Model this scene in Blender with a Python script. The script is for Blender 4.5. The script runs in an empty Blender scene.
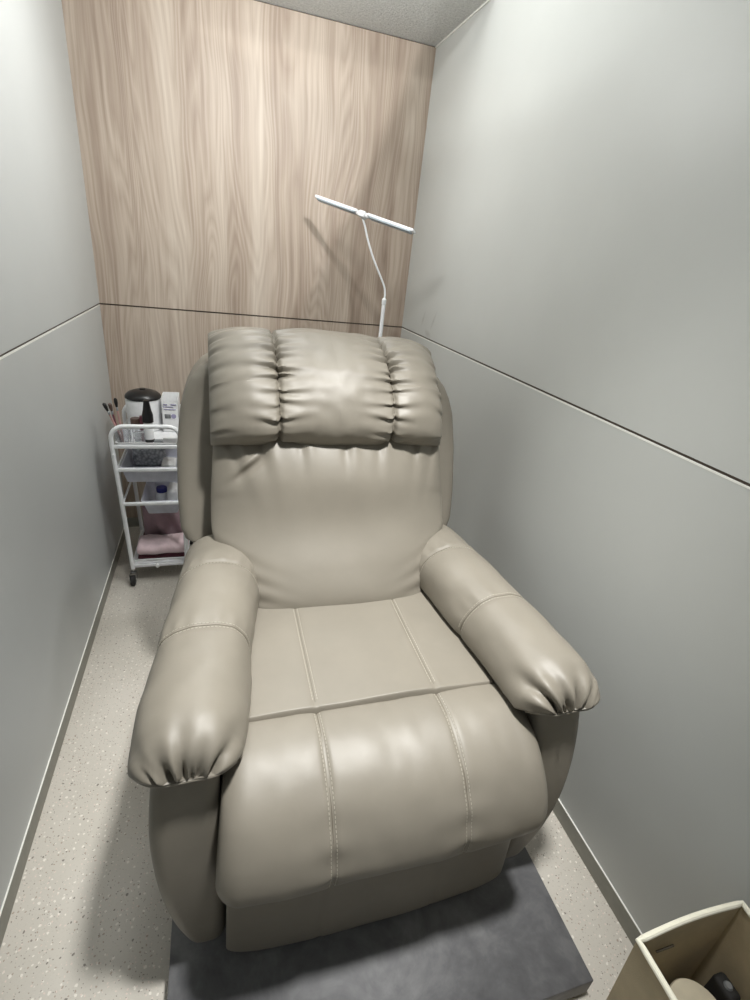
import bpy, bmesh, math, random
from mathutils import Vector, Matrix, noise
PI = math.pi
rnd = random.Random(7)
S = bpy.context.scene
COL = S.collection

# ---------------------------------------------------------------- camera
cd = bpy.data.cameras.new('camera')
cam = bpy.data.objects.new('camera', cd); COL.objects.link(cam)
cd.sensor_fit = 'HORIZONTAL'; cd.sensor_width = 36.0
cd.lens = 495.4764 / 750 * 36.0
cd.clip_start = 0.02
yaw, pitch, roll = 0.3313, 0.4467, 0.1171
f = Vector((math.sin(yaw)*math.cos(pitch), math.cos(yaw)*math.cos(pitch), -math.sin(pitch)))
r0 = Vector((math.cos(yaw), -math.sin(yaw), 0)); u0 = r0.cross(f)
r = math.cos(roll)*r0 + math.sin(roll)*u0
u = -math.sin(roll)*r0 + math.cos(roll)*u0
cam.matrix_world = Matrix(((r.x, u.x, -f.x, 0.5226), (r.y, u.y, -f.y, -2.7317), (r.z, u.z, -f.z, 1.5061), (0, 0, 0, 1)))
S.camera = cam

# ---------------------------------------------------------------- light
S.view_settings.view_transform = 'Standard'
S.view_settings.look = 'None'
S.view_settings.exposure = 0.0
S.view_settings.gamma = 1.0
S.view_settings.use_curve_mapping = False
W = bpy.data.worlds.new('world'); S.world = W; W.use_nodes = True
bg = W.node_tree.nodes['Background']
bg.inputs['Color'].default_value = (0.93, 0.97, 1.0, 1); bg.inputs['Strength'].default_value = 0.34

def lamp(name, loc, target, power, size, color=(1, 0.97, 0.92), spot=None, blend=0.15):
    ld = bpy.data.lights.new(name, 'SPOT' if spot and spot < 360 else ('POINT' if spot else 'AREA'))
    ld.energy = power; ld.color = color
    if spot and spot >= 360: ld.shadow_soft_size = size
    elif spot:
        ld.spot_size = math.radians(spot); ld.spot_blend = blend; ld.shadow_soft_size = size
    else:
        ld.shape = 'DISK'; ld.size = size
    o = bpy.data.objects.new(name, ld); COL.objects.link(o)
    o.location = loc
    o.rotation_euler = (Vector(target) - Vector(loc)).to_track_quat('-Z', 'Y').to_euler()
    return o
lamp('downlight', (0.97, -2.26, 2.93), (0.85, -1.74, 0.3), 400, 0.10, (1, 0.995, 0.97), spot=50, blend=1.0)
lamp('downlight', (1.08, -1.25, 2.30), (0.72, 0.0, 0.9), 17, 0.035, (1, 0.99, 0.97), spot=100, blend=1.0)
lamp('downlight', (1.08, -1.25, 2.30), (0.68, -1.1273, 2.4625), 26, 0.035, (1, 0.995, 0.98), spot=176, blend=0.02)
lamp('downlight', (-1.9, -3.0, 2.93), (1.5, -0.2, 2.15), 170, 0.10, (0.98, 1.0, 0.98), spot=36, blend=1.0)
lamp('fill_point_light', (0.62, -0.80, 2.21), (0.62, -0.80, 0), 16, 0.09, (1.0, 1.0, 0.985), spot=360)  # added fill, no visible fixture: brightens the rear right wall and ceiling
overhead_fill = lamp('overhead_fill_light', (0.75, -0.98, 2.97), (0.75, -0.98, 0), 9, 0.8, (0.98, 1.0, 0.98))  # unseen area light added for soft fill from above
overhead_fill.data.shape = 'RECTANGLE'; overhead_fill.data.size = 1.0; overhead_fill.data.size_y = 0.8

# ---------------------------------------------------------------- materials
def srgb(c):
    return tuple(((x/255)/12.92 if x/255 <= 0.04045 else ((x/255+0.055)/1.055)**2.4) for x in c) + (1,)

class N:
    def __init__(s, name):
        s.m = bpy.data.materials.new(name); s.m.use_nodes = True
        s.t = s.m.node_tree; s.b = s.t.nodes['Principled BSDF']
    def n(s, typ, **kw):
        x = s.t.nodes.new(typ)
        for k, v in kw.items():
            if k in x.inputs.keys(): x.inputs[k].default_value = v
            else: setattr(x, k, v)
        return x
    def l(s, a, b): s.t.links.new(a, b)
    def coord(s, scale=(1, 1, 1)):
        tc = s.n('ShaderNodeTexCoord'); mp = s.n('ShaderNodeMapping'); mp.inputs['Scale'].default_value = scale
        s.l(tc.outputs['Object'], mp.inputs['Vector']); return mp.outputs['Vector']
    def ramp(s, fac, stops, interp='LINEAR'):
        rp = s.n('ShaderNodeValToRGB'); rp.color_ramp.interpolation = interp
        e = rp.color_ramp.elements
        while len(e) < len(stops): e.new(0.5)
        for el, (p, c) in zip(e, stops): el.position = p; el.color = c
        s.l(fac, rp.inputs['Fac']); return rp.outputs['Color']
    def noise(s, vec, scale, detail=4, rough=0.5, dist=0.0):
        x = s.n('ShaderNodeTexNoise'); x.inputs['Scale'].default_value = scale; x.inputs['Detail'].default_value = detail
        x.inputs['Roughness'].default_value = rough; x.inputs['Distortion'].default_value = dist
        s.l(vec, x.inputs['Vector']); return x.outputs['Fac']
    def mix(s, fac, a, b, mode='MIX'):
        x = s.n('ShaderNodeMix', data_type='RGBA', blend_type=mode)
        for sock, v in ((x.inputs[0], fac), (x.inputs[6], a), (x.inputs[7], b)):
            if hasattr(v, 'is_output'): s.l(v, sock)
            else: sock.default_value = v
        return x.outputs[2]
    def bump(s, h, strength, dist=0.01):
        x = s.n('ShaderNodeBump'); x.inputs['Strength'].default_value = strength; x.inputs['Distance'].default_value = dist
        s.l(h, x.inputs['Height']); s.l(x.outputs['Normal'], s.b.inputs['Normal'])
    def math(s, op, a, b=0.0):
        x = s.n('ShaderNodeMath', operation=op)
        for sock, v in ((x.inputs[0], a), (x.inputs[1], b)):
            if hasattr(v, 'is_output'): s.l(v, sock)
            else: sock.default_value = v
        return x.outputs[0]

def plain(name, rgb, rough=0.5, metal=0.0, spec=0.5, var=0.06, trans=0.0, alpha=1.0):
    k = N(name); c = srgb(rgb)
    v = k.coord(); nz = k.noise(v, 40, 3)
    d = tuple(x*(1-var) for x in c[:3]) + (1,); e = tuple(min(1, x*(1+var)) for x in c[:3]) + (1,)
    k.l(k.ramp(nz, [(0.3, d), (0.7, e)]), k.b.inputs['Base Color'])
    k.b.inputs['Roughness'].default_value = rough; k.b.inputs['Metallic'].default_value = metal
    k.b.inputs['Specular IOR Level'].default_value = spec
    k.b.inputs['Transmission Weight'].default_value = trans
    k.b.inputs['Alpha'].default_value = alpha
    return k.m

def mat_leather(name, rgb, rough=0.36):
    k = N(name); v = k.coord()
    c = srgb(rgb)
    nz = k.noise(v, 5, 5, 0.6)
    d = tuple(x*0.93 for x in c[:3]) + (1,); e = tuple(x*1.06 for x in c[:3]) + (1,)
    k.l(k.ramp(nz, [(0.3, d), (0.7, e)]), k.b.inputs['Base Color'])
    k.l(k.math('ADD', k.math('MULTIPLY', k.noise(v, 14, 4), 0.16), rough-0.08), k.b.inputs['Roughness'])
    k.b.inputs['Specular IOR Level'].default_value = 0.55
    vo = k.n('ShaderNodeTexVoronoi', feature='DISTANCE_TO_EDGE'); vo.inputs['Scale'].default_value = 420; k.l(v, vo.inputs['Vector'])
    g = k.math('MINIMUM', vo.outputs['Distance'], 0.12)
    h = k.math('ADD', k.math('MULTIPLY', g, 0.8), k.math('MULTIPLY', k.noise(v, 60, 4, 0.6), 0.5))
    k.bump(h, 0.22, 0.0016)
    return k.m

def mat_wood():
    k = N('taupe_wood_laminate')
    # slow sideways drift so the grain lines are not ruler-straight
    tc = k.n('ShaderNodeTexCoord'); wn = k.n('ShaderNodeTexNoise'); wn.inputs['Scale'].default_value = 1.0; wn.inputs['Detail'].default_value = 2
    k.l(k.coord((2.5, 2.5, 1.1)), wn.inputs['Vector'])
    vm = k.n('ShaderNodeVectorMath', operation='MULTIPLY_ADD'); vm.inputs[1].default_value = (0.11, 0.0, 0.0)
    k.l(wn.outputs['Color'], vm.inputs[0]); k.l(tc.outputs['Object'], vm.inputs[2])
    def sc(v):
        m = k.n('ShaderNodeMapping'); m.inputs['Scale'].default_value = v; k.l(vm.outputs[0], m.inputs['Vector']); return m.outputs['Vector']
    a = k.noise(sc((11, 1, 0.55)), 1.0, 5, 0.6, 0.3)          # broad bands
    d = k.noise(sc((4.2, 1, 0.35)), 1.0, 2, 0.5, 0.2)         # board-wide tone
    b = k.noise(sc((48, 1, 1.0)), 1.0, 4, 0.62, 0.15)         # streaks
    c = k.noise(sc((230, 1, 3.5)), 1.0, 3, 0.65)              # pores
    # cathedral lines
    f = k.noise(sc((6.0, 1, 0.45)), 1.0, 2, 0.45, 0.3)
    fr = k.math('FRACT', k.math('MULTIPLY', f, 26.0))
    tri = k.math('ABSOLUTE', k.math('SUBTRACT', fr, 0.5))
    s = k.math('ADD', k.math('MULTIPLY', a, 0.36), k.math('MULTIPLY', d, 0.26))
    s = k.math('ADD', s, k.math('MULTIPLY', b, 0.20)); s = k.math('ADD', s, k.math('MULTIPLY', c, 0.10))
    s = k.math('ADD', s, k.math('MULTIPLY', tri, 0.13))
    col = k.ramp(s, [(0.36, srgb((142, 124, 110))), (0.45, srgb((168, 151, 136))), (0.53, srgb((188, 173, 158))), (0.64, srgb((208, 196, 182)))])
    k.l(col, k.b.inputs['Base Color']); k.b.inputs['Roughness'].default_value = 0.5
    k.bump(c, 0.06, 0.002)
    return k.m

def mat_panel(name, rgb, smudge=False):
    k = N(name); v = k.coord()
    c = srgb(rgb); d = tuple(x*0.97 for x in c[:3]) + (1,); e = tuple(x*1.02 for x in c[:3]) + (1,)
    col = k.ramp(k.noise(v, 2.0, 4, 0.5), [(0.35, d), (0.65, e)])
    if smudge:   # two grey scuffs left on the panel next to the headrest
        for (y, z, sy, sz, rot) in ((-0.30, 1.275, 0.013, 0.05, 0.42), (-0.43, 1.28, 0.011, 0.06, 0.5), (-0.38, 1.215, 0.05, 0.02, 0.2)):
            tc = k.n('ShaderNodeTexCoord'); mp = k.n('ShaderNodeMapping', vector_type='TEXTURE')
            mp.inputs['Location'].default_value = (1.5, y, z); mp.inputs['Rotation'].default_value = (rot, 0, 0)
            mp.inputs['Scale'].default_value = (1, sy, sz); k.l(tc.outputs['Object'], mp.inputs['Vector'])
            g = k.n('ShaderNodeTexGradient', gradient_type='SPHERICAL'); k.l(mp.outputs['Vector'], g.inputs['Vector'])
            m = k.math('MULTIPLY', k.math('MULTIPLY', g.outputs['Fac'], k.noise(v, 40, 4, 0.7)), 0.65)
            col = k.mix(m, col, srgb((120, 116, 108)))
    k.l(col, k.b.inputs['Base Color'])
    k.b.inputs['Roughness'].default_value = 0.42; k.b.inputs['Specular IOR Level'].default_value = 0.35
    k.bump(k.noise(v, 350, 3), 0.05, 0.001)
    return k.m

def mat_floor():
    k = N('terrazzo_floor'); v = k.coord()
    col = k.ramp(k.noise(v, 3, 4), [(0.3, srgb((186, 181, 171))), (0.7, srgb((197, 192, 183)))])
    fine = k.noise(v, 260, 2)
    col = k.mix(k.math('MULTIPLY', k.math('GREATER_THAN', fine, 0.64), 0.25), col, srgb((160, 150, 138)))
    warp = k.n('ShaderNodeTexNoise'); warp.inputs['Scale'].default_value = 90; warp.inputs['Detail'].default_value = 2; k.l(v, warp.inputs['Vector'])
    vm = k.n('ShaderNodeVectorMath', operation='MULTIPLY_ADD'); vm.inputs[1].default_value = (0.008, 0.008, 0.0)
    k.l(warp.outputs['Color'], vm.inputs[0]); k.l(v, vm.inputs[2])
    for sc, rad, dens, c in ((58, 0.17, 0.62, (226, 221, 212)), (74, 0.15, 0.66, (150, 134, 120)), (40, 0.095, 0.62, (92, 84, 78)), (95, 0.17, 0.62, (212, 196, 186)), (120, 0.15, 0.70, (110, 102, 95))):
        vo = k.n('ShaderNodeTexVoronoi', voronoi_dimensions='2D'); vo.inputs['Scale'].default_value = sc; vo.inputs['Randomness'].default_value = 0.95
        k.l(vm.outputs[0], vo.inputs['Vector'])
        se = k.n('ShaderNodeSeparateColor'); k.l(vo.outputs['Color'], se.inputs['Color'])
        on = k.math('GREATER_THAN', se.outputs['Red'], dens)
        size = k.math('MULTIPLY', k.math('ADD', k.math('MULTIPLY', se.outputs['Green'], 0.8), 0.35), rad)
        m = k.math('MULTIPLY', on, k.math('LESS_THAN', vo.outputs['Distance'], size))
        col = k.mix(k.math('MULTIPLY', m, 0.75), col, srgb(c))
    k.l(col, k.b.inputs['Base Color']); k.b.inputs['Roughness'].default_value = 0.45
    return k.m

def mat_ceiling():
    k = N('rough_sprayed_plaster'); v = k.coord()
    h = k.math('ADD', k.noise(v, 75, 5, 0.65, 0.4), k.math('MULTIPLY', k.noise(v, 190, 3, 0.6), 0.5))
    k.l(k.ramp(k.noise(v, 90, 5, 0.7), [(0.35, srgb((212, 213, 210))), (0.65, srgb((240, 241, 238)))]), k.b.inputs['Base Color'])
    k.b.inputs['Roughness'].default_value = 0.9; k.bump(h, 0.9, 0.02)
    return k.m

def mat_concrete():
    k = N('dark_grey_concrete_laminate'); v = k.coord((1, 1, 1))
    a = k.noise(v, 5.5, 7, 0.66, 0.7); b = k.noise(v, 26, 5, 0.6, 0.5)
    s = k.math('ADD', k.math('MULTIPLY', a, 0.75), k.math('MULTIPLY', b, 0.25))
    k.l(k.ramp(s, [(0.34, srgb((76, 76, 78))), (0.5, srgb((96, 96, 98))), (0.66, srgb((118, 118, 119)))]), k.b.inputs['Base Color'])
    k.b.inputs['Roughness'].default_value = 0.5; k.bump(b, 0.06, 0.003)
    return k.m

def mat_cloth(name, rgb, scale=500, strength=0.4, var=0.14, rough=0.9, lump=18):
    k = N(name); v = k.coord(); c = srgb(rgb)
    d = tuple(x*(1-var) for x in c[:3]) + (1,); e = tuple(min(1, x*(1+var)) for x in c[:3]) + (1,)
    k.l(k.ramp(k.noise(v, lump, 5, 0.6), [(0.3, d), (0.7, e)]), k.b.inputs['Base Color'])
    k.b.inputs['Roughness'].default_value = rough; k.b.inputs['Specular IOR Level'].default_value = 0.2
    k.b.inputs['Sheen Weight'].default_value = 0.2
    k.bump(k.noise(v, scale, 3), strength, 0.003)
    return k.m

M_LEATHER = mat_leather('taupe_leather', (129, 123, 112), 0.48)
M_THREAD = plain('pale_thread', (190, 184, 170), 0.7)
M_DARKSEAM = plain('dark_seam', (92, 85, 72), 0.7)
M_WOOD = mat_wood()
M_WALL_L = mat_panel('grey_wall_panel', (193, 196, 195))
M_WALL_R = mat_panel('grey_wall_panel_scuffed', (197, 199, 196), True)
M_GAP = plain('dark_joint', (84, 74, 66), 0.8)
M_EDGE = plain('pale_trim_and_highlight', (240, 240, 234), 0.4)  # trim and sealant, also the highlight painted along the panel seams
M_BASE = plain('grey_baseboard', (140, 139, 130), 0.5)
M_FLOOR = mat_floor(); M_CEIL = mat_ceiling(); M_CONC = mat_concrete()
M_UPPER = plain('white_paint', (205, 206, 203), 0.8)
M_BLACK = plain('black_plastic', (22, 21, 22), 0.3)
M_RUBBER = plain('dark_rubber', (38, 37, 36), 0.7)
M_WHITEM = plain('white_powder_coat', (243, 245, 247), 0.35, var=0.02)
M_WHITEP = plain('white_plastic', (236, 237, 238), 0.3)
M_TRAY = plain('milky_tray_plastic', (222, 224, 236), 0.35, trans=0.25)
M_CLEAR = plain('clear_plastic', (240, 242, 245), 0.12, trans=0.85)
M_CHROME = plain('chrome', (190, 190, 190), 0.2, metal=1.0)
M_SILVER = plain('brushed_silver', (165, 170, 174), 0.35, metal=0.7)
M_LENS = plain('grey_diffuser', (168, 180, 188), 0.3)
M_PINK = mat_cloth('pink_towel', (226, 203, 208), 300, 0.9)
M_MAUVE = mat_cloth('mauve_cloth', (172, 146, 154), 260, 0.6, lump=10)
M_MAROON = mat_cloth('maroon_cloth', (104, 62, 72), 260, 0.6)
M_CANVAS = mat_cloth('tan_canvas', (188, 172, 140), 700, 0.25, 0.10)
M_PIPING = mat_cloth('cream_piping', (238, 234, 216), 700, 0.2, 0.04)
M_BLUE = plain('deep_blue_plastic', (38, 44, 128), 0.35)
M_BROWN = plain('brown_cosmetic', (92, 74, 66), 0.4)
M_PLUM = plain('plum_cosmetic', (120, 68, 80), 0.4)
M_ROSE = plain('rose_handle', (190, 150, 146), 0.35)
M_GREY = plain('mid_grey', (128, 130, 132), 0.5)
M_LILAC = plain('lilac_print', (168, 164, 196), 0.6)

def mat_lace():
    k = N('grey_patterned_fabric'); v = k.coord()
    vo = k.n('ShaderNodeTexVoronoi', feature='F1'); vo.inputs['Scale'].default_value = 75; k.l(v, vo.inputs['Vector'])
    k.l(k.ramp(vo.outputs['Distance'], [(0.15, srgb((214, 216, 222))), (0.80, srgb((140, 143, 152)))]), k.b.inputs['Base Color'])
    k.b.inputs['Roughness'].default_value = 0.8
    return k.m
M_LACE = mat_lace()

# ---------------------------------------------------------------- helpers
def link_mesh(name, verts, faces, mat, parent=None, smooth=True, weld=False, autosmooth=None):
    me = bpy.data.meshes.new(name)
    me.from_pydata([tuple(v) for v in verts], [], faces)
    bm = bmesh.new(); bm.from_mesh(me)
    if weld: bmesh.ops.remove_doubles(bm, verts=bm.verts, dist=1e-5)
    bmesh.ops.recalc_face_normals(bm, faces=bm.faces)
    if autosmooth is not None:
        for e in bm.edges:
            if len(e.link_faces) == 2 and e.calc_face_angle(0) > math.radians(autosmooth): e.smooth = False
    bm.to_mesh(me); bm.free()
    if smooth:
        me.polygons.foreach_set('use_smooth', [True]*len(me.polygons))
    for m in (mat if isinstance(mat, (list, tuple)) else [mat]): me.materials.append(m)
    o = bpy.data.objects.new(name, me); COL.objects.link(o)
    if parent: o.parent = parent
    return o

class MB:
    """collects shapes, then builds ONE mesh object"""
    def __init__(s): s.v = []; s.f = []
    def add(s, v, f):
        o = len(s.v); s.v += [Vector(x) for x in v]; s.f += [tuple(i+o for i in q) for q in f]; return s
    def rbox(s, lo, hi, b=0.004, seg=2, mtx=None):
        bm = bmesh.new(); bmesh.ops.create_cube(bm, size=1)
        lo = Vector(lo); hi = Vector(hi)
        for q in bm.verts: q.co = Vector(((q.co.x+.5)*(hi.x-lo.x)+lo.x, (q.co.y+.5)*(hi.y-lo.y)+lo.y, (q.co.z+.5)*(hi.z-lo.z)+lo.z))
        b = min(b, 0.49*min(hi-lo))
        if b > 0: bmesh.ops.bevel(bm, geom=list(bm.edges), offset=b, segments=seg, profile=0.5, affect='EDGES')
        bm.verts.index_update()
        vs = [mtx @ q.co if mtx else q.co.copy() for q in bm.verts]
        s.add(vs, [tuple(w.index for w in q.verts) for q in bm.faces]); bm.free(); return s
    def tube(s, pts, rad, seg=10, closed=False, flat=1.0):
        pts = [Vector(q) for q in pts]; n = len(pts); rings = []
        up = Vector((0, 0, 1)); prev = None; vs = []; fs = []
        for i in range(n):
            a = pts[(i-1) % n] if (closed or i > 0) else pts[i]; b = pts[(i+1) % n] if (closed or i < n-1) else pts[i]
            t = (b-a).normalized()
            if prev is None:
                x = t.cross(up)
                if x.length < 1e-3: x = t.cross(Vector((0, 1, 0)))
                x.normalize()
            else:
                x = (prev - t*prev.dot(t)).normalized()
            prev = x; y = t.cross(x); rr = rad[i] if isinstance(rad, (list, tuple)) else rad
            for k in range(seg):
                an = 2*PI*k/seg; vs.append(pts[i] + x*math.cos(an)*rr + y*math.sin(an)*rr*flat)
        m = n if closed else n-1
        for i in range(m):
            for k in range(seg):
                a = i*seg+k; b = i*seg+(k+1) % seg; c = ((i+1) % n)*seg+(k+1) % seg; d = ((i+1) % n)*seg+k
                fs.append((a, b, c, d))
        if not closed:
            fs.append(tuple(range(seg))[::-1]); fs.append(tuple((n-1)*seg+k for k in range(seg)))
        return s.add(vs, fs)
    def lathe(s, prof, c=(0, 0, 0), seg=32, mtx=None):
        vs = []; fs = []; c = Vector(c)
        for (rr, z) in prof:
            for k in range(seg):
                a = 2*PI*k/seg; q = Vector((rr*math.cos(a), rr*math.sin(a), z))
                vs.append((mtx @ q if mtx else q) + c)
        n = len(prof)
        for i in range(n-1):
            for k in range(seg): fs.append((i*seg+k, i*seg+(k+1) % seg, (i+1)*seg+(k+1) % seg, (i+1)*seg+k))
        if prof[0][0] > 1e-6: fs.append(tuple(range(seg))[::-1])
        if prof[-1][0] > 1e-6: fs.append(tuple((n-1)*seg+k for k in range(seg)))
        return s.add(vs, fs)
    def loft(s, rings, cap=True, closed=False):
        n = len(rings[0]); vs = [q for rg in rings for q in rg]; fs = []
        m = len(rings)
        for i in range(m if closed else m-1):
            for k in range(n): fs.append((i*n+k, i*n+(k+1) % n, ((i+1) % m)*n+(k+1) % n, ((i+1) % m)*n+k))
        if cap and not closed:
            for base in (0, (m-1)*n):
                c = sum((Vector(vs[base+k]) for k in range(n)), Vector())/n
                vs.append(c); ci = len(vs)-1
                for k in range(n): fs.append((base+k, base+(k+1) % n, ci))
        return s.add(vs, fs)
    def build(s, name, mat, parent=None, origin=(0, 0, 0), smooth=True, weld=True, auto=35):
        o = Vector(origin)
        return link_mesh(name, [q-o for q in s.v], s.f, mat, parent, smooth, weld, auto)

def catmull(pts, per=10):
    pts = [Vector(q) for q in pts]; out = []
    P = [pts[0]*2-pts[1]] + pts + [pts[-1]*2-pts[-2]]
    for i in range(1, len(P)-2):
        for k in range(per):
            t = k/per; a, b, c, d = P[i-1], P[i], P[i+1], P[i+2]
            out.append(0.5*((2*b)+(c-a)*t+(2*a-5*b+4*c-d)*t*t+(3*b-a-3*c+d)*t**3))
    out.append(pts[-1]); return out

def interp(tab, x):
    if x <= tab[0][0]: return tab[0][1]
    for (a, p), (b, q) in zip(tab, tab[1:]):
        if x <= b:
            t = (x-a)/(b-a); t = t*t*(3-2*t); return p+(q-p)*t
    return tab[-1][1]

def gauss(x, w): return math.exp(-(x/w)**2)
def spline(tab, x):
    """smooth interpolation through a table (Catmull-Rom)"""
    n = len(tab)
    if x <= tab[0][0]: return tab[0][1]
    if x >= tab[-1][0]: return tab[-1][1]
    for i in range(n-1):
        if x <= tab[i+1][0]: break
    sl = []
    for k in (i, i+1):
        a, b = tab[max(0, k-1)], tab[min(n-1, k+1)]
        sl.append((b[1]-a[1])/(b[0]-a[0]))
    h = tab[i+1][0]-tab[i][0]; t = (x-tab[i][0])/h; p, q = tab[i][1], tab[i+1][1]
    return (2*t**3-3*t*t+1)*p+(t**3-2*t*t+t)*h*sl[0]+(-2*t**3+3*t*t)*q+(t**3-t*t)*h*sl[1]
def nz(v, sc): return noise.noise(Vector(v)*sc)

def thing(name, label, cat, loc=(0, 0, 0), group=None):
    o = bpy.data.objects.new(name, None); COL.objects.link(o); o.location = loc
    o.empty_display_size = 0.05
    return tag(o, label, cat, group)
def tag(o, label, cat, group=None):
    o['label'] = label; o['category'] = cat
    if group: o['group'] = group
    return o
def struct(o): o['kind'] = 'structure'; return o
def setlabel(o, t): o['label'] = t; return o

# ================================================================ the room
RW, RH, SEAM, GAP, BH = 1.5, 2.40, 1.1927, 0.0068, 0.061
YF = -3.15                                     # near end of the partition walls
struct(MB().rbox((-0.06, -4.2, -0.08), (1.56, 0.06, 0.0), 0).build('floor', M_FLOOR, smooth=False))
def wall(name, lo, hi, mat_, axis):
    """two stacked panels with a recessed dark joint between them; the lower panel has a pale top edge"""
    root = bpy.data.objects.new(name, None); COL.objects.link(root); root['kind'] = 'structure'
    return root
wl = wall('wall_left', 0, 0, 0, 0)
MB().rbox((-0.05, YF, SEAM+GAP/2), (0, 0, RH), 0).build('panel', M_WALL_L, wl, smooth=False)
MB().rbox((-0.05, YF, 0), (0, 0, SEAM-GAP/2-0.004), 0).build('panel', M_WALL_L, wl, smooth=False)
MB().rbox((-0.05, YF, SEAM-GAP/2-0.004), (0.0004, 0, SEAM-GAP/2), 0).build('panel_edge_highlight', M_EDGE, wl, smooth=False)  # light caught on the bevel, painted as a paler strip
MB().rbox((-0.05, YF, SEAM-GAP/2), (-0.004, 0, SEAM+GAP/2), 0).build('joint', M_GAP, wl, smooth=False)
wr = wall('wall_right', 0, 0, 0, 0)
MB().rbox((RW, YF, SEAM+GAP/2), (RW+0.05, 0, RH), 0).build('panel', M_WALL_R, wr, smooth=False)
MB().rbox((RW, YF, 0), (RW+0.05, 0, SEAM-GAP/2-0.004), 0).build('panel', M_WALL_R, wr, smooth=False)
MB().rbox((RW-0.0004, YF, SEAM-GAP/2-0.004), (RW+0.05, 0, SEAM-GAP/2), 0).build('panel_edge_highlight', M_EDGE, wr, smooth=False)
MB().rbox((RW+0.004, YF, SEAM-GAP/2), (RW+0.05, 0, SEAM+GAP/2), 0).build('joint', M_GAP, wr, smooth=False)
wb = wall('wall_back', 0, 0, 0, 0)
MB().rbox((-0.05, 0, SEAM+GAP/2), (RW+0.05, 0.05, RH-0.004), 0).build('panel', M_WOOD, wb, smooth=False)
MB().rbox((-0.05, 0, 0), (RW+0.05, 0.05, SEAM-GAP/2), 0).build('panel', M_WOOD, wb, smooth=False)
MB().rbox((-0.05, 0.005, SEAM-GAP/2), (RW+0.05, 0.05, SEAM+GAP/2), 0).build('joint', M_GAP, wb, smooth=False)
MB().rbox((-0.05, 0.005, RH-0.004), (RW+0.05, 0.05, RH), 0).build('joint', M_GAP, wb, smooth=False)
# ceiling: low rough soffit at the back, higher ceiling over the open front and the neighbours
struct(MB().rbox((-0.05, -0.56, RH), (RW+0.05, 0.05, 3.0), 0).build('ceiling', M_CEIL, smooth=False))
struct(MB().rbox((-3.0, -5.0, 3.0), (4.5, 0.05, 3.05), 0).build('ceiling_upper', M_UPPER, smooth=False))
struct(MB().rbox((RW-0.006, -0.56, RH-0.006), (RW-0.0002, -0.0005, RH-0.0002), 0.002).build('trim_1', M_EDGE))
struct(MB().rbox((-3.0, -5.0, 0.0), (4.5, -4.9, 3.0), 0).build('wall_front_blocker', M_UPPER, smooth=False))  # unseen wall added behind the camera to hold back ambient light
def baseboard(name, x0, x1, ex0, ex1):
    root = bpy.data.objects.new(name, None); COL.objects.link(root); root['kind'] = 'structure'
    MB().rbox((x0, YF, 0.0), (x1, -0.001, BH-0.003), 0.0).build('board', M_BASE, root, smooth=False)
    MB().rbox((ex0, YF, BH-0.003), (ex1, -0.001, BH), 0.0).build('sealant_line', M_EDGE, root, smooth=False)
baseboard('baseboard_left', 0.0003, 0.004, 0.0003, 0.0035)
baseboard('baseboard_right', RW-0.004, RW-0.0003, RW-0.0035, RW-0.0003)
rb = bpy.data.objects.new('baseboard_back', None); COL.objects.link(rb); rb['kind'] = 'structure'
MB().rbox((0.005, -0.004, 0.0), (RW-0.005, -0.0003, BH-0.003), 0).build('board', M_BASE, rb, smooth=False)

# ================================================================ platform
PH = 0.07
pl = thing('platform', 'low dark grey concrete-look platform on the floor under the recliner', 'platform', (0.845, -1.6, 0))
o = MB().rbox((-0.465, -0.787, 0.012), (0.465, 0.85, PH), 0.0015, 1).build('deck', M_CONC, pl)
MB().rbox((-0.44, -0.76, 0.0), (0.44, 0.82, 0.012), 0).build('plinth', M_RUBBER, pl, smooth=False)

# ================================================================ recliner
XC = 0.842
ORG = Vector((0, -1.65, PH))
ch = thing('recliner_chair', 'large taupe leather recliner armchair with gathered headrest on the dark grey platform', 'recliner', (XC, ORG.y, PH))

def cbuild(mb, name, mat=M_LEATHER, parent=None, auto=60):
    return mb.build(name, mat, parent or ch, ORG, auto=auto)
def stitches(name, lines, mat, parent, rad=0.0006, dash=0.0048, gap=0.0034):
    """short thread dashes along polylines given in world-minus-XC coordinates"""
    mb = MB()
    for ln in lines:
        ln = [Vector(q) for q in ln]; d = 0.0; nxt = 0.0; acc = [0]
        for a, b in zip(ln, ln[1:]): acc.append(acc[-1]+(b-a).length)
        def at(x):
            for i in range(len(ln)-1):
                if x <= acc[i+1]: return ln[i].lerp(ln[i+1], (x-acc[i])/max(1e-9, acc[i+1]-acc[i]))
            return ln[-1]
        while d+dash < acc[-1]:
            mb.tube([at(d), at(d+dash)], rad, 5); d += dash+gap
    return mb.build(name, mat, parent, ORG, auto=80)

def rring(hw, y0, y1, z, n=64, p=0.03, cx=0.0):
    """rounded rectangle ring in the x/y plane with corner radius p"""
    ya, yb = min(y0, y1), max(y0, y1); hy = (yb-ya)/2; cy = (ya+yb)/2; p = min(p, hw*.98, hy*.98); out = []
    m = n//4
    for qd, (sx_, sy_) in enumerate(((1, 1), (-1, 1), (-1, -1), (1, -1))):
        for k in range(m):
            a = qd*PI/2+k/(m-1)*PI/2
            out.append(Vector((cx+sx_*(hw-p)+p*math.cos(a), cy+sy_*(hy-p)+p*math.sin(a), z)))
    return out

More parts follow.
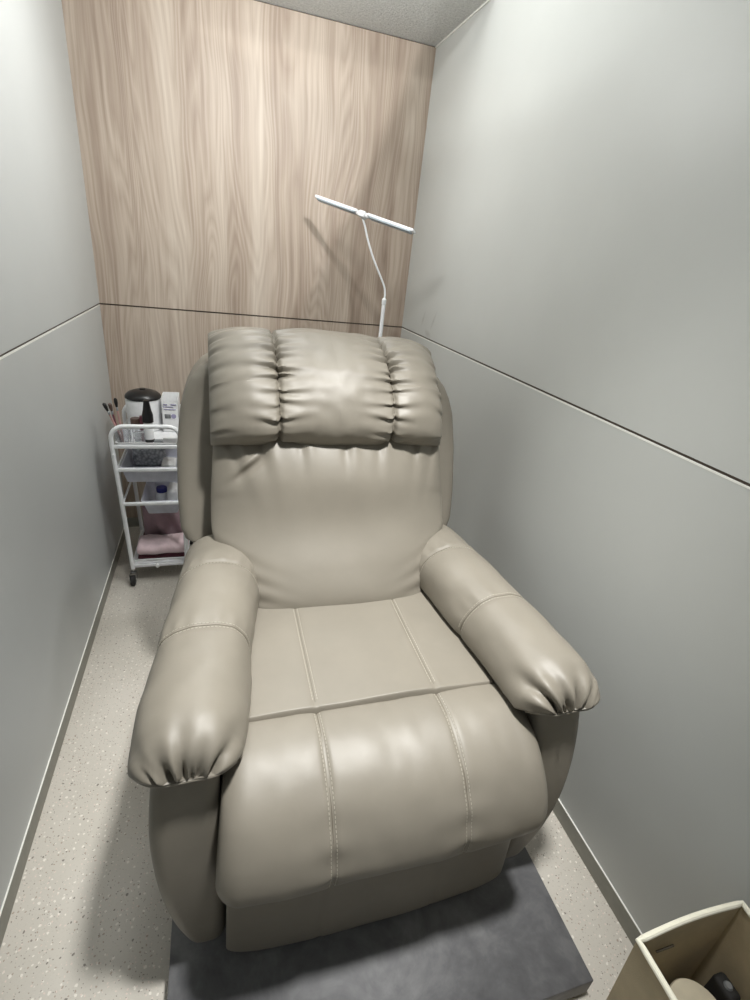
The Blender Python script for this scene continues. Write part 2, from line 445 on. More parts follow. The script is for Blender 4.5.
# --- back shell with the side wings
rings = []
wt = [(0.672, .385), (0.685, .405), (0.70, .432), (0.73, .443), (0.82, .447), (0.96, .443), (1.07, .430), (1.12, .414), (1.155, .396), (1.185, .370), (1.205, .338), (1.216, .30), (1.222, .24)]
for i in range(90):
    t = i/89; t = 0.5-0.5*math.cos(PI*t); z = 0.672+(1.222-0.672)*t
    w = interp(wt, z) if False else None
    for (a, p_), (b, q_) in zip(wt, wt[1:]):
        if a <= z <= b+1e-9: w = p_+(q_-p_)*(z-a)/(b-a); break
    yf = -1.302+.28*(z-.97); e = min(1, (z-0.672)/0.03, (1.222-z)/0.04); ins = 0.02*(1-math.sqrt(max(0, 1-(1-e)**2)))
    rg = rring(w-ins*.6, yf+ins, yf+0.20-ins, z, 96, 0.035)
    rings.append([q+Vector((0, 0, 0.002*nz(q, 6))) for q in rg])
shell = cbuild(MB().loft(rings), 'back_shell')

# --- lower backrest cushion
def back_w(z):
    return spline([(0.56, .195), (0.60, .228), (0.66, .280), (0.72, .326), (0.78, .350), (0.85, .352), (0.93, .347), (1.015, .340), (1.10, .332)], z)
wr_back = [(-.30, 1.0, .9, -.55), (-.22, 1.0, .7, -.35), (-.11, 1.0, .5, -.1), (.02, 1.0, .6, .05), (.12, 1.0, .5, .15), (.24, 1.0, .7, .3), (.31, 1.0, .9, .5)]
def back_pt(a, b, side):
    # a,b in [-1,1]; side +1 front, -1 rear
    s = math.sin(a*PI/2); t = math.sin(b*PI/2)
    z = 0.598+(1.075-0.598)*(t+1)/2
    yb = spline([(0.555, -1.662), (0.60, -1.636), (0.70, -1.545), (0.81, -1.448), (0.92, -1.40), (1.02, -1.368), (1.10, -1.345)], z)
    w = back_w(z); x = s*w
    # round the lower corners in outline
    h = (max(0, 1-abs(s)**2.6))**0.65*(max(0, 1-(abs(t)**4 if t > 0 else abs(t)**6)))**0.5
    if side > 0:
        th = 0.085*h
        th *= 0.74+0.42*math.exp(-((z-.89)/.14)**2)
        # seam folds fanning down from the crease and in from the sides
        d = 0
        dz = 1.018-z
        for (x0, _, am, sl) in wr_back:
            c = x-(x0+sl*dz*-0.55)
            d -= am*0.015*gauss(c, .012+.05*max(0, dz))*math.exp(-max(0, dz)/.055)
            d += am*0.010*gauss(c-.024-.04*max(0, dz), .014+.05*max(0, dz))*math.exp(-max(0, dz)/.06)
        for sg in (-1, 1):
            ex = w-sg*x
            for (z0, am, sl) in ((.76, .8, -.5), (.70, 1.0, -.35), (.645, 1.0, -.2), (.60, .9, 0.0), (.86, .35, .1)):
                c = z-(z0+sl*ex)
                d -= am*0.011*gauss(c, .010+.06*ex)*math.exp(-ex/.045)
                d += am*0.006*gauss(c-.021, .011+.06*ex)*math.exp(-ex/.05)
        # one long diagonal fold below the left end of the crease
        c = (x+.255)*0.60-(z-.955)*0.80; al = (x+.255)*0.80+(z-.955)*0.60
        d += 0.009*gauss(c, .010)*gauss(al, .05)-0.010*gauss(c-.018, .011)*gauss(al, .05)
        th += d*min(1, h*1.6) + 0.004*nz((x, z, 3.1), 7)*h
    else:
        th = -0.05*h
    n = Vector((0, -0.93, 0.37))
    return Vector((x, yb, z))+n*th

def sheet(fn, NA, NB):
    mb = MB()
    for side in (1, -1):
        vs = [fn(-1+2*i/NA, -1+2*j/NB, side) for j in range(NB+1) for i in range(NA+1)]
        fs = [(j*(NA+1)+i, j*(NA+1)+i+1, (j+1)*(NA+1)+i+1, (j+1)*(NA+1)+i) for j in range(NB) for i in range(NA)]
        mb.add(vs, fs)
    return mb
backrest = cbuild(sheet(back_pt, 200, 170), 'backrest')

# --- headrest bolster: closed section swept along x, pinched at two gathered seams
SEC = [(-1.362, 1.008), (-1.395, 1.012), (-1.440, 1.030), (-1.466, 1.065), (-1.468, 1.105), (-1.448, 1.155), (-1.412, 1.205), (-1.365, 1.248), (-1.31, 1.280), (-1.25, 1.300),
       (-1.19, 1.303), (-1.135, 1.288), (-1.095, 1.255), (-1.085, 1.20), (-1.105, 1.14), (-1.16, 1.09), (-1.24, 1.05), (-1.31, 1.02)]
NS = 220
def sec_points():
    P = [Vector((0, y, z)) for y, z in SEC]; m = len(P); out = []
    per = 14
    for i in range(m):
        a, b, c, d = P[i-1], P[i], P[(i+1) % m], P[(i+2) % m]
        for k in range(per):
            t = k/per; out.append(0.5*((2*b)+(c-a)*t+(2*a-5*b+4*c-d)*t*t+(3*b-a-3*c+d)*t**3))
    L = [0]
    for a, b in zip(out, out[1:]+out[:1]): L.append(L[-1]+(b-a).length)
    res = []
    j = 0
    for k in range(NS):
        tgt = L[-1]*k/NS
        while L[j+1] < tgt: j += 1
        res.append(out[j].lerp(out[(j+1) % len(out)], (tgt-L[j])/max(1e-9, L[j+1]-L[j])))
    return res
SP = sec_points(); SCN = Vector((0, -1.275, 1.165))
SEAMX = 0.160
UY, UZ = 0.535, 0.845
rw = random.Random(11)
def wrinkle_set(n, lo, hi):
    out = []
    for i in range(n):
        t = lo+(hi-lo)*(i+rw.uniform(-.25, .25)+.5)/n
        out.append((t, rw.uniform(.6, 1.25), rw.uniform(-.35, .35), rw.uniform(.026, .060), rw.uniform(.0042, .0072)))
    return out
WR = {}
for key in ('ll', 'lr', 'rl', 'rr', 'el', 'er'): WR[key] = wrinkle_set(17 if key[0] != 'e' else 10, 0.02, 0.66)
def head_pt(x, k):
    q = SP[k]; t = k/NS                       # arclength fraction from the crease, over the front, over the top
    w = 0.339
    base = SCN+(q-SCN)
    d = (q-SCN); L = d.length; dn = d/L
    ex = w-abs(x)
    # end rounding
    e = min(1, ex/0.150); rd = math.sqrt(max(0, 1-(1-e)**2.2))
    scu = (0.93 if (q.z-1.165)*UZ+(q.y+1.275)*UY < 0 else 0.80)*(1-rd)+rd; scn = 0.24+0.76*rd
    # panel puff
    dx = abs(x)-SEAMX
    off = 0.0
    off -= 0.015*math.exp(-abs(dx)/.035)*(1 if t < .72 else .3)
    off -= 0.012*gauss(dx, .0055)
    fr = 1.0 if t < 0.70 else max(0, 1-(t-.70)/.05)
    amp = 0
    sd = 'l' if x < 0 else 'r'
    key = sd+('l' if (x < 0 and abs(x) > SEAMX) or (x > 0 and abs(x) < SEAMX) else 'r')
    ad = abs(dx)
    for (t0, am, sl, ln, wd) in WR[key]:
        c = (t-(t0-(ad*(0.55*(t0-0.30)))+sl*ad*0.35))*1.02
        amp -= am*0.0125*gauss(c, wd+0.10*ad)*math.exp(-ad/ln)
        amp += am*0.0085*gauss(c-wd*2.0, wd+0.10*ad)*math.exp(-ad/ln)
    for (t0, am, sl, ln, wd) in WR['e'+sd]:
        c = (t-(t0+sl*ex*0.9))
        amp -= am*0.0100*gauss(c, wd*1.2+0.14*ex)*math.exp(-ex/.040)
        amp += am*0.0050*gauss(c-wd*2.4, wd*1.2+0.14*ex)*math.exp(-ex/.045)
    off += amp*fr
    off += 0.0055*nz((x*1.0, q.y, q.z), 9)+0.002*nz((x, q.y, q.z), 26)
    du = d.y*UY+d.z*UZ; dm = -d.y*UZ+d.z*UY
    p = SCN+Vector((0, UY*du*scu-UZ*dm*scn, UZ*du*scu+UY*dm*scn))+dn*off
    drop = -0.014*max(0, (abs(x)-.19)/.16) if q.z > 1.2 else 0
    return Vector((x-0.008, p.y, p.z+drop))
NX = 300
rings = []
for i in range(NX+1):
    a = -1+2*i/NX
    x = 0.339*math.sin(a*PI/2) if abs(a) > .8 else 0.339*math.sin(.8*PI/2)*a/.8
    rings.append([head_pt(x, k) for k in range(NS)])
headrest = cbuild(MB().loft(rings), 'headrest')
for sx in (-SEAMX, SEAMX):
    MB().tube([head_pt(sx, k)+Vector((0, 0, 0.0006)) for k in range(4, 150, 2)], 0.0011, 5).build('seam_cord', M_DARKSEAM, headrest, ORG)

# --- seat cushion
SEATX = 0.14
def seat_top(x, y):
    z = 0.628+0.010*(1-(x/.30)**2)-0.003*gauss(abs(x)-SEATX, .006)
    z += 0.004*nz((x, y, 1.0), 6)
    return z
def seat_pt(a, b, side):
    s = math.copysign(abs(math.sin(a*PI/2))**0.9, a); t = b
    x = s*0.315
    y0 = -1.992-0.004*(1-(x/.3)**2); y1 = -1.50
    y = y0+(y1-y0)*(t+1)/2
    ed = min(1, (y-y0)/0.012); rd = math.sqrt(max(0, 1-(1-ed)**2))
    ed2 = min(1, (0.315-abs(x))/0.03); rd2 = math.sqrt(max(0, 1-(1-ed2)**2))
    if side > 0: z = 0.555+(seat_top(x, y)-0.555)*(rd*rd2)
    else: z = 0.555-0.05*min(1, rd*rd2)
    return Vector((x, y, z))
def seat_fn(a, b, side):
    bb = -1+2*((b+1)/2)**1.7
    return seat_pt(a, bb, side)
seat = cbuild(sheet(seat_fn, 120, 120), 'seat_cushion')
lines = []
for sg in (-1, 1):
    for dxx in (-.0052, .0052):
        if dxx*sg > 0 or True:
            lines.append([(sg*SEATX+dxx, y, seat_top(sg*SEATX+dxx, y)+.0006) for y in [-1.965+.01*i for i in range(40)]])
stitches('stitching', lines[:2], M_THREAD, seat); stitches('stitching', lines[2:], M_THREAD, seat)
for sg in (-1, 1): MB().tube([(sg*SEATX, y, seat_top(sg*SEATX, y)-.0002) for y in [-1.97+.02*i for i in range(20)]], .0009, 5).build('seam_cord', M_DARKSEAM, seat, ORG)

# --- footrest pad (waterfall front)
FP = catmull([(0, -1.966, 0.585), (0, -1.977, 0.612), (0, -1.997, 0.626), (0, -2.060, 0.628), (0, -2.125, 0.606), (0, -2.178, 0.568), (0, -2.215, 0.517), (0, -2.234, 0.462), (0, -2.230, 0.422), (0, -2.207, 0.394), (0, -2.165, 0.383), (0, -2.10, 0.385)], 12)
def foot_w(v): return spline([(0, .330), (.25, .334), (.5, .346), (.75, .354), (1, .342)], v)
def foot_pt(i, a):
    q = FP[i]; v = i/(len(FP)-1)
    s = math.sin(a*PI/2); x = s*foot_w(v)
    c = Vector((0, -2.07, 0.48)); d = q-c
    e = min(1, (foot_w(v)-abs(x))/0.05); rd = math.sqrt(max(0, 1-(1-e)**2.2))
    tp = max(0, min(1, (v-.12)/.35))
    k = 1-(0.06+0.20*tp)*(1-rd)
    k += (0.05*(1-(x/.35)**2)-0.045)*(0.15+.85*tp)
    p = c+d*k
    n = Vector((0, d.y, d.z)).normalized()
    off = -0.0045*gauss(abs(x)-SEATX, .006)-0.0025*math.exp(-abs(abs(x)-SEATX)/.025)
    off += 0.006*nz((x, q.y*.8, q.z), 5.5)+0.0015*nz((x*2, q.y, q.z), 14)
    # soft puckers by the stitched seams
    if .35 < v < .95:
        ad = abs(abs(x)-SEATX)
        off += 0.0022*math.sin(v*62+3*x)*math.exp(-ad/.03)*math.sin((v-.35)/.6*PI)
    # lower edge sags at the corners
    sag = -0.008*(abs(x)/.34)**2*max(0, min(1, (v-.70)/.15))
    p = p+n*off
    return Vector((x, p.y, p.z+sag))
mbf = MB(); NA = 180
rows = [[foot_pt(i, -1+2*j/NA) for j in range(NA+1)] for i in range(len(FP))]
# close each side column and the back with the section hull
vs = [q for rw_ in rows for q in rw_]; m = NA+1
fs = [(i*m+j, i*m+j+1, (i+1)*m+j+1, (i+1)*m+j) for i in range(len(FP)-1) for j in range(NA)]
fs.append(tuple(i*m for i in range(len(FP)))); fs.append(tuple(i*m+NA for i in range(len(FP)))[::-1])
last = (len(FP)-1)*m
fs += [(j, j+1, last+j+1, last+j) for j in range(NA)]
mbf.add(vs, fs)
foot = cbuild(mbf, 'footrest')
def foot_at(i, x):
    w = foot_w(i/(len(FP)-1)); return foot_pt(i, math.asin(max(-1, min(1, x/w)))*2/PI)
lines = []
for sg in (-1, 1):
    for dxx in (-.0056, .0056):
        ln = []
        for i in range(18, 108):
            q = foot_at(i, sg*SEATX+dxx); d = (FP[i]-Vector((0, -2.07, .48))).normalized(); ln.append(q+d*.0006)
        lines.append(ln)
    MB().tube([foot_at(i, sg*SEATX) for i in range(16, 112, 2)], .0010, 5).build('seam_cord', M_DARKSEAM, foot, ORG)
stitches('stitching', lines[:2], M_THREAD, foot); stitches('stitching', lines[2:], M_THREAD, foot)

# --- lower front panel
def fpan(a, b, side):
    s = math.copysign(abs(math.sin(a*PI/2))**0.8, a); t = math.copysign(abs(math.sin(b*PI/2))**0.8, b)
    w = 0.338-0.004*t-0.028*max(0, (-t-.82)/.18)**2; x = s*w
    z = 0.240+0.146*t
    if t < 0: z += 0.012*(abs(s)**6)*abs(t)
    h = (max(0, 1-s**8)*max(0, 1-t**8))**0.5
    th = (0.016*h - 0.003*gauss(abs(x)-SEATX, .006)*h + .003*nz((x, z, 0), 7)*h) if side > 0 else -0.02*h
    return Vector((x, -2.150-th+0.02*(z-.25)-0.010*(1-s*s), z))
panel = cbuild(sheet(fpan, 110, 70), 'front_panel')
# --- hidden base frame
MB().rbox((-0.335, -2.085, 0.125), (0.335, -1.30, 0.50), 0.02).build('base_frame', M_RUBBER, ch, ORG)
for sx in (-1, 1):
    for y in (-2.02, -1.38):
        MB().lathe([(0.024, 0), (0.024, 0.018), (0.018, 0.058)], (sx*0.30, y, PH), 16).build('foot', M_BLACK, ch, ORG)

# --- side panels and arm pads
def sidepanel(sx):
    rings = []
    for i in range(60):
        t = i/59; t = 0.5-0.5*math.cos(PI*t); z = 0.108+(0.655-0.108)*t
        ou = spline([(0.108, .416), (0.13, .424), (0.20, .440), (0.30, .457), (0.42, .468), (0.52, .471), (0.655, .460)], z)
        inn = 0.340
        yf = spline([(0.108, -2.125), (0.14, -2.132), (0.30, -2.145), (0.45, -2.140), (0.655, -2.108)], z)
        e = min(1, (z-0.108)/0.02); ins = 0.012*(1-math.sqrt(max(0, 1-(1-e)**2)))
        rg = rring((ou-inn)/2-ins, yf+ins, -1.26, z, 72, 0.03, sx*(ou+inn)/2)
        rings.append([q+Vector((-sx*.075*max(0, min(1, (q.y+2.13)/.87))*max(0, (abs(q.x)-.34)/.13), .003*nz((q.x, q.z, 4), 7), 0)) for q in rg])
    return cbuild(MB().loft(rings), 'side_panel')
for sx in (-1, 1): sidepanel(sx)

def arm_axis(y):
    cx = spline([(-2.14, .394), (-2.05, .391), (-1.80, .366), (-1.55, .332), (-1.42, .318)], y)
    a = spline([(-2.14, .100), (-2.05, .106), (-1.80, .106), (-1.55, .110), (-1.42, .112)], y)
    zt = spline([(-2.14, .752), (-2.02, .758), (-1.80, .766), (-1.55, .772), (-1.40, .760)], y)
    return cx, a, zt
NTH = 132
HEM = 0.668
def arm_rings(sx, seed):
    rr = random.Random(seed); ga = []
    for i in range(9):
        ga.append((-0.95+1.9*(i+.5+rr.uniform(-.38, .38))/9, rr.uniform(.35, 1.45), rr.uniform(.028, .062), rr.uniform(.045, .085), rr.uniform(-.5, .5)))
    rings = []
    n = 170; y0, y1 = -2.130, -1.40
    for i in range(n+1):
        t = i/n
        s = t
        if t < .5: s = .5*(t/.5)**2.6
        y = y0+(y1-y0)*s
        cx, a, zt = arm_axis(y)
        fr = y-y0; e = min(1, fr/0.085); k = (max(0.0, 1-(1-e)**2.3))**(1/2.3)
        er = min(1, (y1-y)/0.07); k2 = max(0.0, 1-(1-er)**2.6)**(1/2.6)
        # the front rolls over and down onto a straight hem above the side panel
        zb = 0.628+(HEM-0.628)*max(0, 1-fr/.05); cz = zb+0.026*min(1, .2+k)
        wd_ = a*(0.46+0.54*(max(0, 1-(1-min(1, fr/.115))**2.4))**(1/2.4))*(0.70+.30*k2)
        top = max(0.002, (zt-cz)*k)*(0.45+.55*k2)
        rg = []
        for j in range(NTH):
            th = 2*PI*j/NTH; c, s_ = math.cos(th), math.sin(th)
            px = math.copysign(abs(c)**(2/2.3), c)
            if s_ >= 0: pz = abs(s_)**(2/2.3)*top
            else: pz = -abs(s_)**(2/3.0)*(cz-zb)*k2
            q = Vector((sx*(cx+px*wd_), y, cz+pz))
            nrm = Vector((sx*c*(0.3+.7*k), -(1-k)*1.3-0.05, max(0, s_)*(0.15+k)+min(0, s_)*.3)).normalized()
            off = 0.0
            if s_ > -0.2:
                up_ = math.hypot(fr*.8, max(0, q.z-HEM))
                for (t0, am, ln, wd, sl) in ga:
                    dd = px-(t0*(1+up_*2.0)+sl*up_*4)
                    w_ = wd*(1+up_*16)
                    fall = math.exp(-(up_/ln)**1.6)
                    off -= am*0.0215*gauss(dd, w_)*fall
                    off += am*0.0110*gauss(dd-w_*2.0, w_*1.1)*fall
                    off += am*0.0050*gauss(dd+w_*2.2, w_*1.1)*fall
                off *= min(1, up_/.016)
            for ys in (-1.835, -1.60):
                off -= 0.0045*gauss(y-ys, .005)+0.0025*math.exp(-abs(y-ys)/.03)
                off += 0.0016*math.sin(th*17+ys*9)*math.exp(-abs(y-ys-.02)/.018)*max(0, s_)
            off += 0.0050*nz((sx*cx+px*a, y*.8, pz*1.5), 8)+0.0016*nz((px*a, y, pz+sx), 22)
            rg.append(q+nrm*off)
        rings.append(rg)
    return rings
def arm_point(rings, y, j):
    for a, b in zip(rings, rings[1:]):
        if a[j].y <= y <= b[j].y+1e-9:
            t = (y-a[j].y)/max(1e-9, b[j].y-a[j].y); return a[j].lerp(b[j], t)
for sx in (-1, 1):
    rg = arm_rings(sx, 5 if sx < 0 else 23)
    arm = cbuild(MB().loft(rg), 'armrest')
    o0, o1 = NTH//2+9, NTH-9
    K = max(i for i in range(len(rg)) if rg[i][0].y < -2.130+0.034)
    hem = [rg[i][o0] for i in range(K, 0, -2)]+[rg[1][k] for k in range(o0, o1+1, 3)]+[rg[i][o1] for i in range(2, K+1, 2)]
    hem = [q for n_, q in enumerate(hem) if n_ == 0 or (q-hem[n_-1]).length > 4e-4]
    MB().tube(hem, 0.0038, 8).build('hem', M_LEATHER, arm, ORG)
    lines = []
    for ys in (-1.835, -1.60):
        pts = [arm_point(rg, ys, j) for j in range(1, 66)]
        MB().tube(pts, .0009, 5).build('seam_cord', M_DARKSEAM, arm, ORG)
        for dy in ((-.0058, .0058) if ys < -1.7 else (-.0055,)):
            ln = []
            for j in range(1, 66):
                th = 2*PI*j/NTH
                ln.append(arm_point(rg, ys+dy, j)+Vector((sx*math.cos(th), 0, math.sin(th)))*.0006)
            lines.append(ln)
    stitches('stitching', lines[:2], M_THREAD, arm); stitches('stitching', lines[2:], M_THREAD, arm)


# ================================================================ floor lamp
LP = Vector((1.268, -0.36, 0))
fl = thing('floor_lamp', 'slim white gooseneck floor lamp with a twin light bar behind the recliner', 'floor lamp', LP)
MB().lathe([(0.0, 0), (0.118, 0), (0.12, 0.006), (0.116, 0.016), (0.03, 0.02), (0.0, 0.02)], (0, 0, 0), 40).build('base', M_WHITEM, fl)
MB().tube([(0, 0, 0.018), (0, 0, 1.345)], 0.0088, 16).build('pole', M_WHITEM, fl)
MB().lathe([(0.0088, 0), (0.0105, 0.003), (0.0105, 0.022), (0.0045, 0.030)], (0, 0, 1.328), 20).build('collar', M_WHITEM, fl)
A = Vector((0.963, -0.16, 1.732))-LP; B = Vector((1.305, -0.55, 1.628))-LP; MID = (A+B)/2
neck = catmull([(0, 0, 1.352), (0.001, 0.0, 1.372), (-0.006, 0.002, 1.405), (-0.034, 0.003, 1.455), (-0.072, 0.003, 1.520), (-0.103, 0.005, 1.588), (-0.120, 0.005, 1.635), (MID.x, MID.y, MID.z-0.014)], 10)
MB().tube(neck, 0.0044, 12).build('gooseneck', M_WHITEM, fl)
ax = (B-A).normalized()
up = Vector((0.05, 0.42, 0.90)); up = (up-ax*up.dot(ax)).normalized(); sd = ax.cross(up)
def orient(c): return Matrix(((ax.x, sd.x, up.x, c.x), (ax.y, sd.y, up.y, c.y), (ax.z, sd.z, up.z, c.z), (0, 0, 0, 1)))
L = (B-A).length
for nm, s0, s1 in (('light_bar', -L/2, -0.028), ('light_bar', 0.028, L/2)):
    b = MB().rbox((s0, -0.015, -0.002), (s1, 0.015, 0.009), 0.003, 2, orient(MID)).build(nm, M_WHITEM, fl)
    MB().rbox((s0+0.012, -0.0135, -0.0075), (s1-0.012, 0.0135, -0.0015), 0.002, 2, orient(MID)).build('diffuser', M_LENS, b)
rot = orient(MID) @ Matrix.Rotation(PI/2, 4, 'Y')
j = MB().lathe([(0.0, -0.034), (0.008, -0.034), (0.0095, -0.03), (0.0095, 0.03), (0.008, 0.034), (0, 0.034)], (0, 0, 0), 20, rot).build('hinge', M_WHITEP, fl)
MB().rbox((-0.017, -0.016, -0.014), (0.017, 0.016, 0.011), 0.005, 2, orient(MID)).build('switch_housing', M_WHITEP, fl)
MB().rbox((-0.012, -0.0165, -0.010), (-0.004, -0.015, -0.003), 0.0005, 1, orient(MID)).build('button', M_GREY, fl)

# ================================================================ trolley
TY0, TY1 = -0.55, -0.20
TX0, TX1 = 0.105, 0.348
tr = thing('trolley', 'white metal tube trolley on castors with hanging trays in the back left corner', 'trolley', (0.22, -0.38, 0))
TO = (0.22, -0.38, 0)
def arch(y, nm):
    lx = 0.022                              # legs splay a little outward towards the top
    pts = [(TX0, y, 0.075), (TX0-lx*.5, y, 0.40), (TX0-lx, y, 0.70)]
    c = Vector((TX0-lx+0.055, y, 0.725))
    pts += [(c.x-0.055*math.cos(a), y, c.z+0.055*math.sin(a)) for a in [i*PI/2/6 for i in range(7)]]
    c2 = Vector((TX1-0.04, y, 0.735))
    pts += [(c2.x+0.045*math.sin(a), y, c2.z+0.045*math.cos(a)) for a in [i*PI/2/6 for i in range(7)]]
    pts += [(TX1, y, 0.70), (TX1, y, 0.075)]
    return MB().tube(pts, 0.0095, 12).build(nm, M_WHITEM, tr, TO)
fr_ = arch(TY0, 'end_frame'); arch(TY1, 'end_frame')
for y in (TY0, TY1):
    for z, xo in ((0.690, .085), (0.583, .089), (0.418, .094), (0.090, .103)):
        MB().rbox((xo, y-0.006, z-0.008), (TX1, y+0.006, z+0.008), 0.003).build('rail', M_WHITEM, tr, TO)
for x0 in (0, 1):
    for z, xo in ((0.583, .089), (0.418, .094), (0.090, .103)):
        x = xo+.002 if x0 == 0 else TX1-0.002
        MB().tube([(x, TY0, z), (x, TY1, z)], 0.005, 8).build('side_bar', M_WHITEM, tr, TO)
for z, xo in ((0.655, .086),):
    for sgn in (0,):
        MB().lathe([(0, 0), (0.006, 0), (0.005, 0.005), (0, 0.006)], (xo, TY0-0.0085, z), 12, Matrix.Rotation(PI/2, 4, 'X')).build('bolt', M_WHITEM, tr, TO)
# top tray
def tray(x0, x1, y0, y1, zb, zt, ins, name, mat, th=0.003):
    def ring(z, k, inset):
        return [Vector((x0+k+inset, y0+k+inset, z)), Vector((x1-k-inset, y0+k+inset, z)), Vector((x1-k-inset, y1-k-inset, z)), Vector((x0+k+inset, y1-k-inset, z))]
    def rnd4(c4, rr=0.012):
        out = []
        for i in range(4):
            p, a, b = c4[i], c4[i-1], c4[(i+1) % 4]
            u_ = (a-p).normalized(); v_ = (b-p).normalized(); cc = p+(u_+v_)*rr
            for k in range(5):
                an = k/4*PI/2; out.append(cc-v_*rr*math.cos(an)-u_*rr*math.sin(an))
        return out
    R = [rnd4(ring(zb, ins, 0), .01), rnd4(ring(zt, 0, 0)), rnd4(ring(zt+0.002, -0.004, 0)), rnd4(ring(zt+0.003, 0.0, th*.4)), rnd4(ring(zt, 0.0, th)), rnd4(ring(zb+th, ins, th), .01)]
    return MB().loft(R).build(name, mat, tr, TO)
tray(0.098, 0.340, TY0+0.008, TY1-0.008, 0.684, 0.702, 0.004, 'tray', M_WHITEP)
tray(0.104, 0.340, TY0+0.008, TY1-0.008, 0.515, 0.588, 0.016, 'tray', M_TRAY)
tray(0.172, 0.340, TY0+0.008, TY1-0.008, 0.352, 0.424, 0.020, 'tray', M_TRAY)
# wire shelf at the bottom
ws = MB()
for i in range(9):
    x = 0.118+i*0.0275; ws.tube([(x, TY0, 0.088), (x, TY1, 0.088)], 0.0022, 6)
ws.tube([(TX0, TY0-0.002, 0.122), (TX1, TY0-0.002, 0.122)], 0.003, 6)
ws.build('wire_shelf', M_WHITEM, tr, TO)
MB().rbox((0.112, TY0+0.012, 0.092), (0.343, TY1-0.012, 0.096), 0.001).build('shelf_plate', M_WHITEM, tr, TO)
MB().lathe([(0, 0), (0.011, 0.0), (0.009, 0.012), (0.004, 0.016), (0, 0.016)], (0.215, TY0-0.006, 0.092), 14, Matrix.Rotation(PI/2, 4, 'X')).build('knob', M_WHITEP, tr, TO)
for x in (TX0, TX1):
    for y in (TY0, TY1):
        c = MB().lathe([(0.0, 0.0), (0.022, 0.0), (0.025, 0.004), (0.025, 0.016), (0.022, 0.020), (0.0, 0.020)], (0, 0, 0), 24, Matrix.Translation((x-0.010, y-0.026, 0.025)) @ Matrix.Rotation(PI/2, 4, 'Y')).build('castor', M_RUBBER, tr, TO)
        fk = MB(); fk.rbox((x-0.0150, y-0.034, 0.018), (x-0.012, y+0.010, 0.058), 0.001); fk.rbox((x+0.012, y-0.034, 0.018), (x+0.0150, y+0.010, 0.058), 0.001)
        fk.rbox((x-0.014, y-0.010, 0.052), (x+0.014, y+0.012, 0.058), 0.001); fk.tube([(x, y, 0.056), (x, y, 0.080)], 0.006, 10)
        fk.tube([(x-0.017, y-0.026, 0.025), (x+0.017, y-0.026, 0.025)], 0.005, 10)
        fk.build('castor_fork', M_CHROME, c, TO)

# ---- things on the top tray
TZ = 0.6873
def at(name, mb, mat, label, cat, loc, group=None):
    o = mb.build(name, mat); o.location = loc; return tag(o, label, cat, group)
cn = thing('canister', 'round white canister with a shiny black domed lid on the trolley top', 'canister', (0.186, -0.285, TZ))
MB().lathe([(0, 0), (0.070, 0), (0.074, 0.004), (0.076, 0.06), (0.077, 0.136), (0.074, 0.144), (0, 0.144)], (0, 0, 0), 48).build('body', M_WHITEP, cn)
MB().lathe([(0.0, 0.144), (0.072, 0.144), (0.078, 0.148), (0.076, 0.157), (0.062, 0.170), (0.038, 0.179), (0.016, 0.182), (0, 0.182)], (0, 0, 0), 48).build('lid', M_BLACK, cn)
MB().lathe([(0.0, 0.181), (0.014, 0.181), (0.012, 0.187), (0, 0.188)], (0, 0, 0), 20).build('lid_button', M_BLACK, cn)
bt = thing('pump_bottle', 'small bottle with a tall tapered black cap in front of the white canister', 'bottle', (0.222, -0.475, TZ))
MB().lathe([(0, 0), (0.020, 0), (0.021, 0.003), (0.021, 0.014), (0, 0.014)], (0, 0, 0), 24).build('base_band', M_BLACK, bt)
MB().lathe([(0.0, 0.014), (0.0205, 0.014), (0.0205, 0.080), (0.014, 0.092), (0, 0.092)], (0, 0, 0), 24).build('body', M_WHITEP, bt)
MB().lathe([(0.0, 0.090), (0.0225, 0.090), (0.0225, 0.122), (0.017, 0.142), (0.012, 0.176), (0.0125, 0.184), (0, 0.187)], (0, 0, 0), 24).build('cap', M_BLACK, bt)
# cup of brushes
cup = thing('brush_cup', 'clear plastic cup holding makeup brushes at the trolley front left', 'cup', (0.118, -0.505, TZ))
MB().lathe([(0.0, 0), (0.026, 0), (0.030, 0.075), (0.0285, 0.075), (0.0245, 0.003), (0, 0.003)], (0, 0, 0), 28).build('cup_body', M_CLEAR, cup)
def brush(base, tip, capc, label, body):
    base = Vector(base); tip = Vector(tip); d = tip-base
    t = thing('makeup_brush', label, 'brush', base, 'makeup brushes in the clear cup')
    MB().tube([(0, 0, 0), d*.45, d*.72], [0.0032, 0.0040, 0.0036], 10).build('handle', body, t)
    MB().tube([d*.72, d*.80], 0.0042, 10).build('ferrule', M_SILVER, t)
    MB().tube([d*.80, d*.90, d*.97, d], [0.0045, 0.0075, 0.0072, 0.003], 12).build('bristles', capc, t)
brush((0.124, -0.506, TZ+.004), (0.066, -0.515, 0.868), M_BLACK, 'black-tipped makeup brush leaning furthest left from the clear cup', M_ROSE)
brush((0.112, -0.500, TZ+.004), (0.084, -0.495, 0.862), M_BROWN, 'brown-tipped makeup brush between the two black-tipped ones in the cup', M_PLUM)
brush((0.121, -0.496, TZ+.004), (0.106, -0.488, 0.882), M_BLACK, 'most upright black-tipped makeup brush in the clear cup', M_ROSE)
jr = thing('brown_jar', 'short brown cosmetic jar beside the brushes, in front of the white canister', 'jar', (0.165, -0.428, TZ))
MB().lathe([(0, 0), (0.019, 0), (0.020, 0.05), (0.018, 0.060), (0, 0.060)], (0, 0, 0), 24).build('glass_body', M_CLEAR, jr)
MB().lathe([(0.0, 0.060), (0.0205, 0.060), (0.0205, 0.088), (0.019, 0.091), (0, 0.091)], (0, 0, 0), 24).build('lid', M_BROWN, jr)
